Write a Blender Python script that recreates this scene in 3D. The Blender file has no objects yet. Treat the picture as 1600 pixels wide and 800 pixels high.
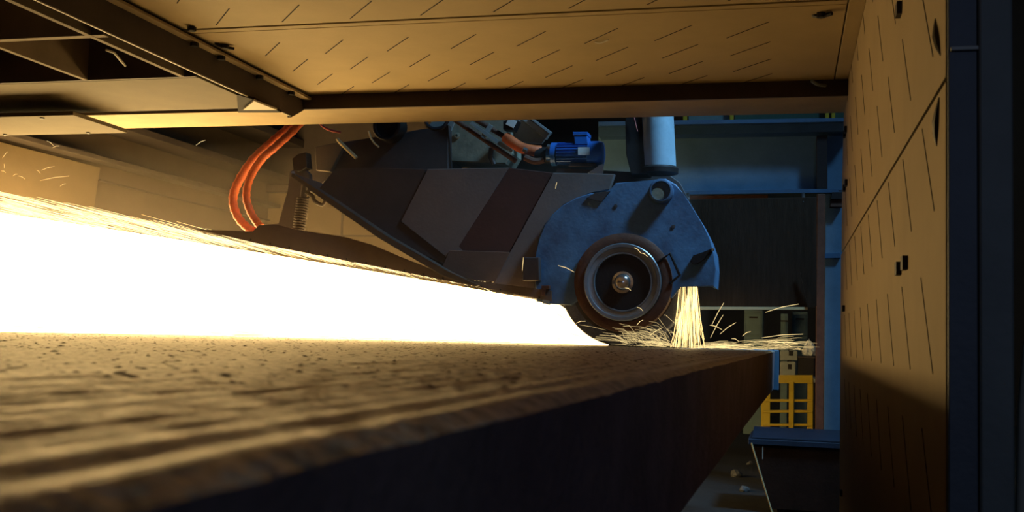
import bpy, bmesh, math, random
from mathutils import Vector, Matrix
random.seed(7)
R = math.radians
# ---------------------------------------------------------------- camera, world, lamps, exposure
ZC = 1.10                                   # eye height above the floor; the slab top lies just below it
YAW, PIT, ROL, FPX = R(14.26), R(4.16), R(1.615), 1705.0
_fw = Vector((-math.sin(YAW) * math.cos(PIT), math.cos(YAW) * math.cos(PIT), math.sin(PIT)))
_rt = Vector((math.cos(YAW), math.sin(YAW), 0)); _up = _rt.cross(_fw)
RT = _rt * math.cos(ROL) + _up * math.sin(ROL); UP = -_rt * math.sin(ROL) + _up * math.cos(ROL)
S = bpy.context.scene
C = S.collection
cd = bpy.data.cameras.new('camera'); cam = bpy.data.objects.new('camera', cd); C.objects.link(cam)
cd.sensor_width = 36; cd.lens = 36 * FPX / 1600; cd.clip_start = .02; cd.clip_end = 200
cam.matrix_world = Matrix((( RT.x, UP.x, -_fw.x, 0), (RT.y, UP.y, -_fw.y, 0), (RT.z, UP.z, -_fw.z, ZC), (0, 0, 0, 1)))
cd.dof.use_dof = True; cd.dof.focus_distance = 5.6; cd.dof.aperture_fstop = 9
S.camera = cam
w = bpy.data.worlds.new('night_hall'); S.world = w; w.use_nodes = True
bg = w.node_tree.nodes['Background']; bg.inputs[0].default_value = (.45, .6, 1, 1); bg.inputs[1].default_value = .022
def hall_and_fill_lamp(name, loc, target, size, power, col, spread=180):
    l = bpy.data.lights.new(name, 'AREA'); l.shape = 'DISK'; l.size = size; l.energy = power; l.color = col; l.spread = R(spread)
    o = bpy.data.objects.new(name, l); C.objects.link(o); o.location = loc
    o.rotation_euler = (Vector(target) - Vector(loc)).to_track_quat('-Z', 'Y').to_euler()
hall_and_fill_lamp('hall_and_fill_lamp', (3.0, 4.75, ZC + 6.0), (-.5, 6.7, ZC + .8), 1.2, 38, (.30, .64, 1), 36)
hall_and_fill_lamp('hall_and_fill_lamp', (4.5, 12.5, ZC + 6.5), (0, 10.5, ZC - .5), .5, 30, (.45, .85, .9))
hall_and_fill_lamp('hall_and_fill_lamp', (1.8, -6.0, ZC + 1.6), (.5, 2, ZC + .3), .5, 3, (.6, .7, 1), 60)  # made-up fill behind the camera, added to brighten the right column
S.view_settings.view_transform = 'Standard'; S.view_settings.look = 'None'
S.view_settings.exposure = 0; S.view_settings.gamma = 1; S.view_settings.use_curve_mapping = False
S.cycles.max_bounces = 6; S.cycles.diffuse_bounces = 1
JET = 18.0                                   # radiance of the burning spark stream

# ---------------------------------------------------------------- materials
MATS = {}
def mat(name, col, rough=.6, metal=0, var=.25, scale=6, bump=.1, bscale=60, col2=None, stretch=None, spec=.4, ramp=(.3, .7)):
    if name in MATS: return MATS[name]
    m = bpy.data.materials.new(name); m.use_nodes = True; nt = m.node_tree; N = nt.nodes; L = nt.links
    b = N['Principled BSDF']; b.inputs['Roughness'].default_value = rough; b.inputs['Metallic'].default_value = metal
    b.inputs['Specular IOR Level'].default_value = spec
    tc = N.new('ShaderNodeTexCoord'); mp = N.new('ShaderNodeMapping'); L.new(tc.outputs['Object'], mp.inputs[0])
    if stretch: mp.inputs['Scale'].default_value = stretch
    n = N.new('ShaderNodeTexNoise'); n.inputs['Scale'].default_value = scale; n.inputs['Detail'].default_value = 7; n.inputs['Roughness'].default_value = .65
    L.new(mp.outputs[0], n.inputs['Vector'])
    r = N.new('ShaderNodeValToRGB'); r.color_ramp.elements[0].position = ramp[0]; r.color_ramp.elements[1].position = ramp[1]
    c2 = col2 or tuple(c * (1 - var) for c in col)
    r.color_ramp.elements[0].color = (*c2, 1); r.color_ramp.elements[1].color = (*col, 1)
    L.new(n.outputs[0], r.inputs[0]); L.new(r.outputs[0], b.inputs['Base Color'])
    if bump:
        n2 = N.new('ShaderNodeTexNoise'); n2.inputs['Scale'].default_value = bscale; n2.inputs['Detail'].default_value = 4
        L.new(mp.outputs[0], n2.inputs['Vector'])
        bp = N.new('ShaderNodeBump'); bp.inputs['Strength'].default_value = bump; bp.inputs['Distance'].default_value = .01
        L.new(n2.outputs[0], bp.inputs['Height']); L.new(bp.outputs[0], b.inputs['Normal'])
    MATS[name] = m
    return m
def glow(name, col, strength, sample=True):
    m = bpy.data.materials.new(name); m.use_nodes = True; N = m.node_tree.nodes
    N.remove(N['Principled BSDF']); e = N.new('ShaderNodeEmission')
    e.inputs[0].default_value = (*col, 1); e.inputs[1].default_value = strength
    m.node_tree.links.new(e.outputs[0], N['Material Output'].inputs[0])
    if not sample: m.cycles.emission_sampling = 'NONE'
    return m
M_wplate = mat('dusty_wall_plate_dim', (.40, .30, .165), .75, 0, .14, 3, .06, 90)  # same dusty plates as the ceiling, darkened to paint in weaker light
M_soff = mat('dusty_soffit_dim', (.17, .125, .06), .8, 0, .2, 4, .06, 90)  # dusty steel again; shade put into the colour of soffit and shelf
M_plate = mat('dusty_plate_lit', (.56, .42, .20), .75, 0, .14, 3, .06, 90)  # same plates as the wall, colour raised to paint in stronger spark light
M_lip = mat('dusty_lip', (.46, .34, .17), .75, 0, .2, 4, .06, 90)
M_slot = mat('slot_dark', (.012, .007, .005), .9, 0, .2, 8, 0)
M_seam = mat('seam_dark', (.012, .006, .005), .9, 0, .2, 8, 0)
M_web = mat('beam_web', (.10, .07, .055), .7, .1, .3, 5, .1)
M_edge = mat('beam_edge', (.55, .48, .36), .6, 0, .1, 5, .05)
M_coffer = mat('coffer_plate', (.30, .22, .13), .8, 0, .3, 4, .1)
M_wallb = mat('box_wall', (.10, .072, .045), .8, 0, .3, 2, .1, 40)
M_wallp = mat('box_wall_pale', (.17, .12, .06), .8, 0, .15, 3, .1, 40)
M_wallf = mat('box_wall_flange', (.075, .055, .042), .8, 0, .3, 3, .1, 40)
M_slab = mat('scaled_steel', (.60, .52, .44), .46, .7, .6, 55, 1.0, 80, spec=.5, ramp=(.40, .56))
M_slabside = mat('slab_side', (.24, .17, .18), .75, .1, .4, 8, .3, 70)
M_guard = mat('guard_paint', (.10, .23, .40), .5, .1, .35, 7, .15, 50, col2=(.06, .10, .18))
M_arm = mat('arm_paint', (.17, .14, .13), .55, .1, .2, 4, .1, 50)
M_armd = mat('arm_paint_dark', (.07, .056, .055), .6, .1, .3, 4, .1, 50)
M_stripe = mat('brown_stripe', (.075, .03, .022), .65, 0, .25, 5, .1, 50)
M_black = mat('black_steel', (.018, .014, .014), .55, .2, .3, 9, .1)
M_olive = mat('olive_dust', (.30, .28, .20), .75, 0, .35, 12, .2, 50, col2=(.16, .16, .12))
M_grey = mat('grey_paint', (.30, .34, .34), .5, .1, .25, 8, .1)
M_rust = mat('rust_brown', (.13, .055, .032), .7, .1, .4, 12, .2, 50)
M_flange = mat('flange_steel', (.30, .33, .36), .38, .55, .3, 10, .05, 80, spec=.6)
M_hub = mat('hub_steel', (.60, .58, .55), .22, .9, .2, 10, .02)
M_wheel = mat('abrasive', (.12, .125, .16), .85, 0, .3, 90, .4, 200)
M_orange = mat('orange_hose', (.80, .17, .045), .42, 0, .3, 14, .2, 50, col2=(.45, .09, .03))
M_blue = mat('motor_blue', (.03, .16, .55), .35, .1, .25, 8, .05)
M_white = mat('label_white', (.75, .78, .76), .5, 0, .1, 12, .02)
M_tube = mat('tube_paint', (.34, .50, .60), .4, .1, .25, 9, .1, 40)
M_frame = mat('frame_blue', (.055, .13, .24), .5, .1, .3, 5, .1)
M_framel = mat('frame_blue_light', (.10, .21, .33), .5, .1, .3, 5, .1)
M_curtain = mat('curtain_plate', (.055, .037, .025), .36, .7, .4, 9, .2, 40, stretch=(6, 1, .6))
M_yellow = mat('rail_yellow', (.55, .38, .02), .5, 0, .25, 8, .05)
M_bin = mat('bin_blue', (.010, .024, .052), .5, .1, .35, 6, .1)
M_binb = mat('bin_rust', (.05, .028, .022), .7, .1, .4, 7, .2)
M_floor = mat('sooty_floor', (.018, .018, .018), .9, 0, .5, 3, .4, 20)
M_teal = mat('cabinet_teal', (.16, .25, .25), .5, 0, .25, 5, .05)
M_pale = mat('pale_carton', (.34, .38, .35), .7, 0, .25, 6, .05)
M_col = mat('column_paint', (.08, .11, .15), .55, .1, .25, 5, .1)
M_colg = mat('column_grey', (.15, .19, .20), .6, .1, .25, 5, .1)
M_cable = mat('cable_black', (.02, .02, .025), .4, 0, .2, 8, 0)
M_red = mat('cable_red', (.45, .09, .07), .45, 0, .2, 8, 0)
M_brass = mat('chrome_fitting', (.6, .6, .58), .22, .9, .2, 9, .02)
E_core = glow('spark_core', (1, .67, .26), JET)
_n = E_core.node_tree; _t = _n.nodes.new('ShaderNodeTexCoord'); _s = _n.nodes.new('ShaderNodeSeparateXYZ'); _m = _n.nodes.new('ShaderNodeMapRange')
_n.links.new(_t.outputs['Object'], _s.inputs[0]); _n.links.new(_s.outputs[0], _m.inputs[0])      # the fan grows denser away from the wheel
for _i, _v in ((1, -1.0), (2, -3.2), (3, JET * .25), (4, JET * 1.4)): _m.inputs[_i].default_value = _v
_n.links.new(_m.outputs[0], _n.nodes['Emission'].inputs[1])
E_spark = glow('spark_streak', (1, .76, .34), 2.6, False)
E_fine = glow('spark_streak_soft', (1, .74, .32), 1.4, False)
E_drop = glow('spark_drop', (1, .70, .26), 3.2)

# ---------------------------------------------------------------- helpers (coordinates: z relative to the eye, + ZC)
def ray(x, y): return RT * ((x - 800) / FPX) - UP * ((y - 400) / FPX) + _fw
def G(Y, x, y):
    d = ray(x, y); d = d * (Y / d.y); return (d.x, Y, d.z + ZC)
def GX(X, x, y):
    d = ray(x, y); d = d * (X / d.x); return (X, d.y, d.z + ZC)
def GZ(Z, x, y):
    d = ray(x, y); d = d * (Z / d.z); return (d.x, d.y, Z + ZC)
def obj(name, me, m, parent=None, loc=None):
    o = bpy.data.objects.new(name, me)
    if m and not me.materials: me.materials.append(m)
    C.objects.link(o)
    if loc: o.location = loc
    if parent:
        o.parent = parent; o.matrix_parent_inverse = Matrix.Translation(-Vector(parent.location))
    return o
def from_bm(name, bm, m, parent=None, smooth=False):
    bmesh.ops.recalc_face_normals(bm, faces=bm.faces)
    me = bpy.data.meshes.new(name); bm.to_mesh(me); bm.free()
    if smooth:
        for p in me.polygons: p.use_smooth = True
        try: me.set_sharp_from_angle(angle=R(40))
        except Exception: pass
    return obj(name, me, m, parent)
def tag(o, label, cat, group=None, kind=None):
    if label: o['label'] = label
    if cat: o['category'] = cat
    if group: o['group'] = group
    if kind: o['kind'] = kind
    return o
def thing(name, label, cat, loc, group=None, kind=None):
    o = bpy.data.objects.new(name, None); C.objects.link(o); o.location = loc; o.empty_display_size = .1
    return tag(o, label, cat, group, kind)
def add_box(bm, x0, x1, y0, y1, z0, z1):
    v = [bm.verts.new((x, y, z + ZC)) for x in (x0, x1) for y in (y0, y1) for z in (z0, z1)]
    for f in ((0, 1, 3, 2), (4, 6, 7, 5), (0, 4, 5, 1), (2, 3, 7, 6), (0, 2, 6, 4), (1, 5, 7, 3)): bm.faces.new([v[i] for i in f])
def bev(bm, w, seg=1):
    if w: bmesh.ops.bevel(bm, geom=list(bm.edges), offset=w, segments=seg, affect='EDGES', profile=.6)
def box(name, b, m, parent=None, bevel=.004):
    bm = bmesh.new(); add_box(bm, *b); bev(bm, bevel); return from_bm(name, bm, m, parent)
def boxes(name, bs, m, parent=None):
    bm = bmesh.new()
    for b in bs: add_box(bm, *b)
    return from_bm(name, bm, m, parent)
def prism(name, pts, d, m, parent=None, bevel=.003):
    """pts: 3D outline in order; d: thickness vector"""
    bm = bmesh.new(); d = Vector(d)
    a = [bm.verts.new(p) for p in pts]; b = [bm.verts.new(Vector(p) + d) for p in pts]
    bm.faces.new(a); bm.faces.new(b[::-1]); n = len(pts)
    for i in range(n): bm.faces.new((a[i], b[i], b[(i + 1) % n], a[(i + 1) % n]))
    if bevel:
        es = [e for e in bm.edges if not (e.verts[0] in a and e.verts[1] in b or e.verts[0] in b and e.verts[1] in a)]
        bmesh.ops.bevel(bm, geom=es, offset=bevel, segments=1, affect='EDGES')
    return from_bm(name, bm, m, parent)
def plate(name, Y, px, t, m, parent=None, bevel=.003): return prism(name, [G(Y, *p) for p in px], (0, t, 0), m, parent, bevel)
def frame_of(d):
    d = d.normalized(); u = d.cross(Vector((0, 0, 1)))
    if u.length < 1e-3: u = d.cross(Vector((1, 0, 0)))
    u.normalize(); return u, d.cross(u).normalized()
def add_tube(bm, pts, r, n=10, rr=None):
    pts = [Vector(p) for p in pts]; rings = []; u = None
    for i, p in enumerate(pts):
        d = (pts[min(i + 1, len(pts) - 1)] - pts[max(i - 1, 0)])
        if u is None: u, v = frame_of(d)
        else:
            d.normalize(); u = (u - d * u.dot(d)).normalized(); v = d.cross(u)
        q = rr[i] if rr else r
        rings.append([bm.verts.new(p + (u * math.cos(2 * math.pi * k / n) + v * math.sin(2 * math.pi * k / n)) * q) for k in range(n)])
    for a, b in zip(rings, rings[1:]):
        for k in range(n): bm.faces.new((a[k], a[(k + 1) % n], b[(k + 1) % n], b[k]))
    bm.faces.new(rings[0][::-1]); bm.faces.new(rings[-1])
def tube(name, pts, r, m, parent=None, n=12, rr=None):
    bm = bmesh.new(); add_tube(bm, pts, r, n, rr); return from_bm(name, bm, m, parent, True)
def smooth_path(pts, k=6):
    P = [Vector(p) for p in pts]; P = [P[0] * 2 - P[1]] + P + [P[-1] * 2 - P[-2]]; out = []
    for i in range(1, len(P) - 2):
        for j in range(k):
            t = j / k; a, b, c, d = P[i - 1:i + 3]
            out.append(.5 * ((2 * b) + (c - a) * t + (2 * a - 5 * b + 4 * c - d) * t * t + (3 * b - a - 3 * c + d) * t ** 3))
    out.append(P[-2]); return out
def lathe(name, c, prof, m, parent=None, axis='Y', n=48):
    """prof: (radius, offset along axis)"""
    bm = bmesh.new(); rings = []; c = Vector(c)
    for r, a in prof:
        ring = []
        for k in range(n):
            t = 2 * math.pi * k / n; x, z = r * math.cos(t), r * math.sin(t)
            v = {'Y': (x, a, z), 'X': (a, x, z), 'Z': (x, z, a)}[axis]
            ring.append(bm.verts.new(c + Vector(v)))
        rings.append(ring)
    for a, b in zip(rings, rings[1:]):
        for k in range(n): bm.faces.new((a[k], a[(k + 1) % n], b[(k + 1) % n], b[k]))
    if prof[0][0] > 1e-4: bm.faces.new(rings[0])
    if prof[-1][0] > 1e-4: bm.faces.new(rings[-1])
    bmesh.ops.remove_doubles(bm, verts=bm.verts, dist=1e-5)
    return from_bm(name, bm, m, parent, True)
def bolt_mesh(r, h, nm):
    bm = bmesh.new(); bmesh.ops.create_cone(bm, cap_ends=True, segments=6, radius1=r, radius2=r, depth=h)
    me = bpy.data.meshes.new(nm); bm.to_mesh(me); bm.free(); return me

# ---------------------------------------------------------------- the setting
fl = box('floor', (-9, 9, -3, 24, -ZC - .2, -ZC), M_floor, None, 0); tag(fl, 'dark sooty workshop floor under everything', 'floor', None, 'structure')
wl = thing('wall_left', 'brown steel side wall of the spark chamber behind the blaze', 'wall', (-5.65, 7, 0), None, 'structure')
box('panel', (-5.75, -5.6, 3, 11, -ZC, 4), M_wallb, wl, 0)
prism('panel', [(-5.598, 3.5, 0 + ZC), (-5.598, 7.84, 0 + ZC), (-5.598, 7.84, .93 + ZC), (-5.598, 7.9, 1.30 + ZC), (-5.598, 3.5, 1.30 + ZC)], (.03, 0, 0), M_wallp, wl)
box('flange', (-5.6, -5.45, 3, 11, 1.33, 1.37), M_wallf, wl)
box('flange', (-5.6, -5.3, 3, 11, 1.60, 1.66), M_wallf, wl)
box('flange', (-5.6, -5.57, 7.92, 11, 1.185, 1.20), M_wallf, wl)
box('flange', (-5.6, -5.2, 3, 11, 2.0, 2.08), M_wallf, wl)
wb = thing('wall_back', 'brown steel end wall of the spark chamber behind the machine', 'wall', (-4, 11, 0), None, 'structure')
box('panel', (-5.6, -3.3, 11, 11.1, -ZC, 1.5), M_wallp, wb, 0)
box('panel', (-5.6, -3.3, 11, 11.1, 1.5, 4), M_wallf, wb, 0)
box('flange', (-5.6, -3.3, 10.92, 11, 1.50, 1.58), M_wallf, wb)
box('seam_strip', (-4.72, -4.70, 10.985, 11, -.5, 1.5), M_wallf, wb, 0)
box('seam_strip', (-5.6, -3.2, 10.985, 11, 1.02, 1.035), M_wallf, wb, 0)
wr = box('wall_far', (-9, 6, 17, 17.2, -ZC, 6), mat('hall_wall', (.02, .022, .028), .9), None, 0)
tag(wr, 'dark hall wall far behind the blue steel frame', 'wall', None, 'structure')

# hood ceiling: plates with slots at 45 degrees, double seam, stepped lip at the far edge
ZH, ZL = 1.25, 1.172
ce = thing('ceiling', 'dusty tan hood ceiling of slotted steel plates', 'ceiling', (-1.2, 4, ZH + ZC), None, 'structure')
box('panel', (-2.5, .2, 2.86, 4.045, ZH, ZH + .03), M_plate, ce, .002)
box('panel', (-2.5, .2, 1.66, 2.84, ZH, ZH + .03), M_plate, ce, .002)
box('panel', (-2.5, .2, 4.112, 5.30, ZH, ZH + .03), M_plate, ce, .002)
box('panel', (.205, .265, 1.66, 5.30, ZH, ZH + .03), M_plate, ce, .002)
box('joint_strip', (-2.5, .2, 4.058, 4.100, ZH - .002, ZH + .03), M_plate, ce, .001)
box('backing', (-2.5, .265, .4, 5.5, ZH + .035, ZH + .045), M_seam, ce, 0)
box('panel', (-2.5, .265, .4, 1.65, ZH, ZH + .03), M_plate, ce, .002)
box('step', (-2.52, .265, 5.30, 5.315, ZL, ZH + .03), M_web, ce, 0)
box('lip_flange', (-4.2, .285, 5.315, 5.70, ZL, ZL + .02), M_lip, ce, .002)
sl = bpy.data.meshes.new('slot'); hw, hl, sh = .0022, .135, .0012
sl.from_pydata([(-hw, -hl, -sh), (hw, -hl, -sh), (hw, hl, -sh), (-hw, hl, -sh), (-hw, -hl, 0), (hw, -hl, 0), (hw, hl, 0), (-hw, hl, 0)], [],
               [(0, 1, 2, 3), (4, 7, 6, 5), (0, 4, 5, 1), (1, 5, 6, 2), (2, 6, 7, 3), (3, 7, 4, 0)])
sl.materials.append(M_slot)
for yc in (3.0, 3.30, 3.60, 3.90, 4.40, 4.69, 4.975, 5.245):
    for k in range(8):
        xc = -1.925 - .30 + .298 * k - (.03 if yc > 4.1 else 0)
        if xc < -2.36 or xc > .1: continue
        o = obj('slot', sl, None, ce, (xc, yc, ZH + ZC)); o.rotation_euler = (0, 0, R(40))
bm_ = bolt_mesh(.018, .02, 'bolt'); bm_.materials.append(M_black)
for x, y in ((300, 42), (1283, 20), (352, 70), (490, 150)):
    p = GZ(ZH, x, y); obj('bolt', bm_, None, ce, (p[0], p[1], p[2] - .008))
def bent_rod(name, Z, a, b, r, m, parent):
    p, q = Vector(GZ(Z, *a)), Vector(GZ(Z, *b)); k = Vector((0, 0, -.012)); return tube(name, smooth_path([p, p * .6 + q * .4 + k, q + k], 4), r, m, parent, 6)
bent_rod('weld_bead', ZH, (1270, 24), (1300, 16), .008, M_black, ce)
bent_rod('weld_bead', ZH, (336, 67), (366, 72), .007, M_black, ce)
bent_rod('spatter', ZH - .002, (930, 66), (951, 58), .0035, M_edge, ce)
bent_rod('spatter', ZH - .02, (1268, 126), (1290, 130), .008, M_grey, ce)

# right-hand side wall of the hood
XW = .265
wa = thing('wall_right', 'dusty tan slotted steel wall of the hood beside the column', 'wall', (XW, 4, 0), None, 'structure')
def wall_panel(name, z0, z1, bow):
    n = 10; zs = [z0 + (z1 - z0) * i / n for i in range(n + 1)]
    far = [5.70 + (.25 * max(0, min(1, (.9 - z) / .5)) if bow else .22) for z in zs]
    if bow: far = [5.86 - .22 * max(0, (z - .75) / .5) ** 1.5 for z in zs]
    pts = [(XW, 2.02, z0 + ZC)] + [(XW, f, z + ZC) for f, z in zip(far, zs)] + [(XW, 2.02, z1 + ZC)]
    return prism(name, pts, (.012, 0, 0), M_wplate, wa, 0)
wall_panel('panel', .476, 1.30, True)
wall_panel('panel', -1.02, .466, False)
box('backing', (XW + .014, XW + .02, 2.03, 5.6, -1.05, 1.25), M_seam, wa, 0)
for j, zc in enumerate((1.24, .935, .652, .352, .046, -.26)):
    for k in range(10):
        yc = 2.265 + .39 * k + (0 if j % 2 else .02)
        if yc > 5.6: continue
        o = obj('slot', sl, None, wa, (XW, yc, zc + ZC))
        o.rotation_euler = (Matrix.Rotation(R(45), 3, 'X') @ Matrix.Rotation(R(90), 3, 'Y')).to_euler()
sq = bpy.data.meshes.new('clip'); bm = bmesh.new(); add_box(bm, -.012, .006, -.022, .022, -.016 - ZC, .016 - ZC); bm.to_mesh(sq); bm.free(); sq.materials.append(M_black)
for x, y in ((1408, 15), (1407, 420), (1417, 411), (1323, 203), (1321, 210), (1324, 286), (1321, 294), (1320, 482), (1316, 770)):
    p = GX(XW, x, y); o = obj('clip', sq, None, wa, p); o.scale = (1, 1, 1) if y < 450 and x > 1400 else (1, 1.3, .9)
for (a, b) in (((1462, 30), (1470, 86)), ((1468, 152), (1464, 228))):
    pa, pb = Vector(GX(XW, *a)), Vector(GX(XW, *b)); mid = (pa + pb) / 2
    tube('pry_slot', [pa, pa.lerp(pb, .3), mid, pa.lerp(pb, .75), pb], .01, M_black, wa, 8, [.002, .008, .011, .009, .002])

# steel column at the near end of the right wall
co = thing('steel_column', 'dark blue steel column beside the tan slotted wall', 'column', (.31, 2.1, 0))
box('web', (XW + .002, .315, 2.0, 2.014, -ZC, 2.4), M_col, co, .002)
box('flange', (.315, .368, 1.985, 2.20, -ZC, 2.4), M_colg, co, .003)
box('splice_plate', (.27, .315, 1.99, 2.0, .515, .522), M_grey, co, .001)
po = thing('grey_post', 'pale grey rounded post at the right picture edge', 'post', (.40, 2.0, 0))
tube('shaft', [G(2.0, 1603, 1300), G(2.0, 1603, 800), G(2.0, 1606, 640), G(2.0, 1614, 540)], .016, M_pale, po, 12)
lathe('foot', (G(2.0, 1603, 1300)[0], 2.0, .0), [(.06, 0), (.06, .02), (.02, .03), (.02, .2)], M_pale, po, 'Z', 16)

# beam, coffers and soffit at the upper left
be = thing('hood_beam', 'dark steel hood beam with a bright lower edge running to the lip', 'beam', (-2.52, 4, 1.1 + ZC))
box('web', (-2.535, -2.515, .5, 5.16, 1.107, 1.30), M_web, be, .001)
box('lit_edge_strip', (-2.526, -2.516, .5, 5.15, 1.103, 1.107), M_edge, be, .001)  # pale strip paints the light caught along the beam's lower edge
box('flange', (-2.52, -2.475, .5, 5.30, 1.222, 1.235), M_lip, be, .001)
prism('end_plate', [(-2.52, 5.16, 1.10 + ZC), (-2.52, 5.31, 1.17 + ZC), (-2.52, 5.31, 1.24 + ZC), (-2.52, 5.16, 1.24 + ZC)], (-.02, 0, 0), M_web, be, 0)
for y in (4.15, 4.38, 4.75, 5.1): obj('bolt', bm_, None, be, (-2.495, y, 1.215 + ZC))
cf = thing('coffer_grid', 'open grid of thin tan ribs under the hood beside the beam', 'grid', (-3.2, 3.6, 1.1 + ZC))
for x, y0, y1 in ((-2.61, 1.2, 4.25), (-3.10, 1.2, 4.25), (-3.60, 1.2, 4.25), (-4.1, 1.2, 4.25)):
    box('rib', (x - .012, x + .012, y0, y1, 1.10, 1.30), M_coffer, cf, .001)
for y in (2.3, 2.95, 3.60):
    box('rib', (-4.6, -2.545, y - .018, y + .018, 1.101, 1.30), M_coffer, cf, .001)
box('cover_plate', (-4.6, -2.545, 1.2, 4.25, 1.42, 1.44), M_coffer, cf, 0)
tube('rod', [GZ(1.12, 166, 78), GZ(1.12, 178, 82), GZ(1.10, 196, 103)], .005, M_edge, cf, 6)
so = thing('soffit_plate', 'tan soffit plate across the hood left of the beam end', 'plate', (-3.5, 4.6, 1.1 + ZC))
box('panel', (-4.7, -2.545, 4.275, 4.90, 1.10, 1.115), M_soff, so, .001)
box('edge_rib', (-4.7, -2.545, 4.252, 4.268, 1.10, 1.42), M_web, so, .001)
box('step', (-4.7, -2.545, 4.90, 4.915, 1.10, 1.20), M_web, so, .001)
gs = thing('gusset_plate', 'small lit triangular gusset at the end of the dark beam', 'bracket', (-2.6, 5.0, 1.1 + ZC))
prism('web', [GZ(1.098, 370, 148), GZ(1.098, 398, 156), GZ(1.098, 440, 176), GZ(1.098, 372, 176)], (0, 0, .012), M_seam, gs, .001)
prism('flange', [GZ(1.085, 380, 172), GZ(1.085, 397, 158), GZ(1.085, 433, 172)], (0, 0, .01), M_edge, gs, .001)
sp = thing('shelf_plate', 'bright tan plate sticking in at the left picture edge', 'plate', (-4.2, 4.9, 1.02 + ZC))
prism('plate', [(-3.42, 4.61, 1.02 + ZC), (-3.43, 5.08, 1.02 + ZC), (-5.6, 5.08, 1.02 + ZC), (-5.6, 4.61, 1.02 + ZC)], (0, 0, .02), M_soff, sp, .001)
for x, y in ((66, 184), (138, 207), (8, 210)):
    p = GZ(1.02, x, y); o = obj('bolt', bm_, None, sp, (p[0], p[1], p[2])); o.scale = (.6, .6, .6)

# ---------------------------------------------------------------- the slab on its car
H = .045; TH = .213
slab = thing('steel_slab', 'thick steel slab with a rough, ridged, scaled top being ground', 'slab', (-1.7, 3, ZC - H - TH))
rn = random.Random(3)
def vnoise(x, y, seed=0):
    def h(i, j): return math.sin(i * 127.1 + j * 311.7 + seed * 74.7) * 43758.5453 % 1
    i, j = math.floor(x), math.floor(y); u, v = x - i, y - j; u = u * u * (3 - 2 * u); v = v * v * (3 - 2 * v)
    return (h(i, j) * (1 - u) + h(i + 1, j) * u) * (1 - v) + (h(i, j + 1) * (1 - u) + h(i + 1, j + 1) * u) * v
def near_x(y): return -.172 + (y - .3) * .0165
ss = [0, .004, .009] + [.014 + .0052 * i for i in range(90)] + [.482 + .02 * i for i in range(1, 40)] + [1.262 + .055 * i for i in range(1, 34)] + [3.09]
ys = [-1.4, -.6, -.1] + [.02 + .016 * i for i in range(100)] + [1.6 + .035 * i for i in range(1, 60)] + [3.665 + .08 * i for i in range(1, 35)] + [6.40]
ridges = [(.022, .010, .0016), (.062, .012, .0022), (.098, .010, .0014), (.128, .014, .0026), (.165, .010, .0016), (.20, .016, .0022), (.245, .013, .0015), (.285, .014, .0018), (.345, .02, .0016), (.42, .02, .0014)]
def top(s, y):
    z = 0
    for c, wd, a in ridges:
        t = (s - c - .006 * (vnoise(y * 1.3, c * 90) - .5)) / wd
        if abs(t) < 3: z += a * math.exp(-t * t) * (.85 + .5 * vnoise(y * 2, c * 50, 2))
    z += (vnoise(s * 26, y * 5, 5) - .5) * .0010 + (vnoise(s * 70, y * 30, 8) - .5) * .0010
    p = vnoise(s * 24, y * 14, 11)
    if p > .80: z -= (p - .80) * .007
    if s < .012: z -= (.012 - s) * .5
    return z
vs = [(near_x(y) - s + .0035 * (vnoise(y * 9, 3, 4) - .5) * (1 if s < .02 else 0), y, ZC - H + top(s, y)) for y in ys for s in ss]
n = len(ss); fs = [(j * n + i, j * n + i + 1, (j + 1) * n + i + 1, (j + 1) * n + i) for j in range(len(ys) - 1) for i in range(n - 1)]
me = bpy.data.meshes.new('top_surface'); me.from_pydata(vs, [], fs)
for p in me.polygons: p.use_smooth = True
obj('top_surface', me, M_slab, slab)
fk = random.Random(21); V, F = [], []
for _ in range(4200):
    y = .8 + 5.3 * fk.random() ** 1.3; sx = .05 + 3.0 * fk.random(); a = fk.uniform(0, 6.28); L_, W_ = fk.uniform(.0035, .011), fk.uniform(.0025, .007)
    x = near_x(y) - sx; z = ZC - H + top(sx, y) - .0006; b0 = len(V); hgt = fk.uniform(.0008, .0022)
    for k in range(5):
        t = a + k * 1.2566; V.append((x + math.cos(t) * L_ * fk.uniform(.7, 1.2), y + math.sin(t) * W_ * fk.uniform(.7, 1.2), z))
    V.append((x, y, z + hgt))
    for k in range(5): F.append((b0 + k, b0 + (k + 1) % 5, b0 + 5))
me = bpy.data.meshes.new('scale_flakes'); me.from_pydata(V, [], F)
o = obj('scale_flakes', me, mat('mill_scale', (.14, .105, .08), .7, .2, .4, 40, 0), slab); o['kind'] = 'stuff'
zb, zt = ZC - H - TH, ZC - H - .0072
body = []
bm = bmesh.new()
nr = [bm.verts.new((vs[j * n][0], ys[j], vs[j * n][2])) for j in range(len(ys))]
nb = [bm.verts.new((near_x(y) - .006 * vnoise(y * 2, 1), y, zb)) for y in ys]
fr = [bm.verts.new((vs[j * n + n - 1][0], ys[j], vs[j * n + n - 1][2])) for j in range(len(ys))]
fb = [bm.verts.new((near_x(y) - 3.09, y, zb)) for y in ys]
for j in range(len(ys) - 1):
    bm.faces.new((nr[j], nr[j + 1], nb[j + 1], nb[j])); bm.faces.new((fr[j], fb[j], fb[j + 1], fr[j + 1])); bm.faces.new((nb[j], nb[j + 1], fb[j + 1], fb[j]))
bm.faces.new((nr[0], nb[0], fb[0], fr[0])); bm.faces.new((nr[-1], fr[-1], fb[-1], nb[-1]))
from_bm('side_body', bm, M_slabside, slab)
car = thing('slab_car', 'dark steel transfer car carrying the slab', 'cart', (-1.8, 3, 0))
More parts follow.
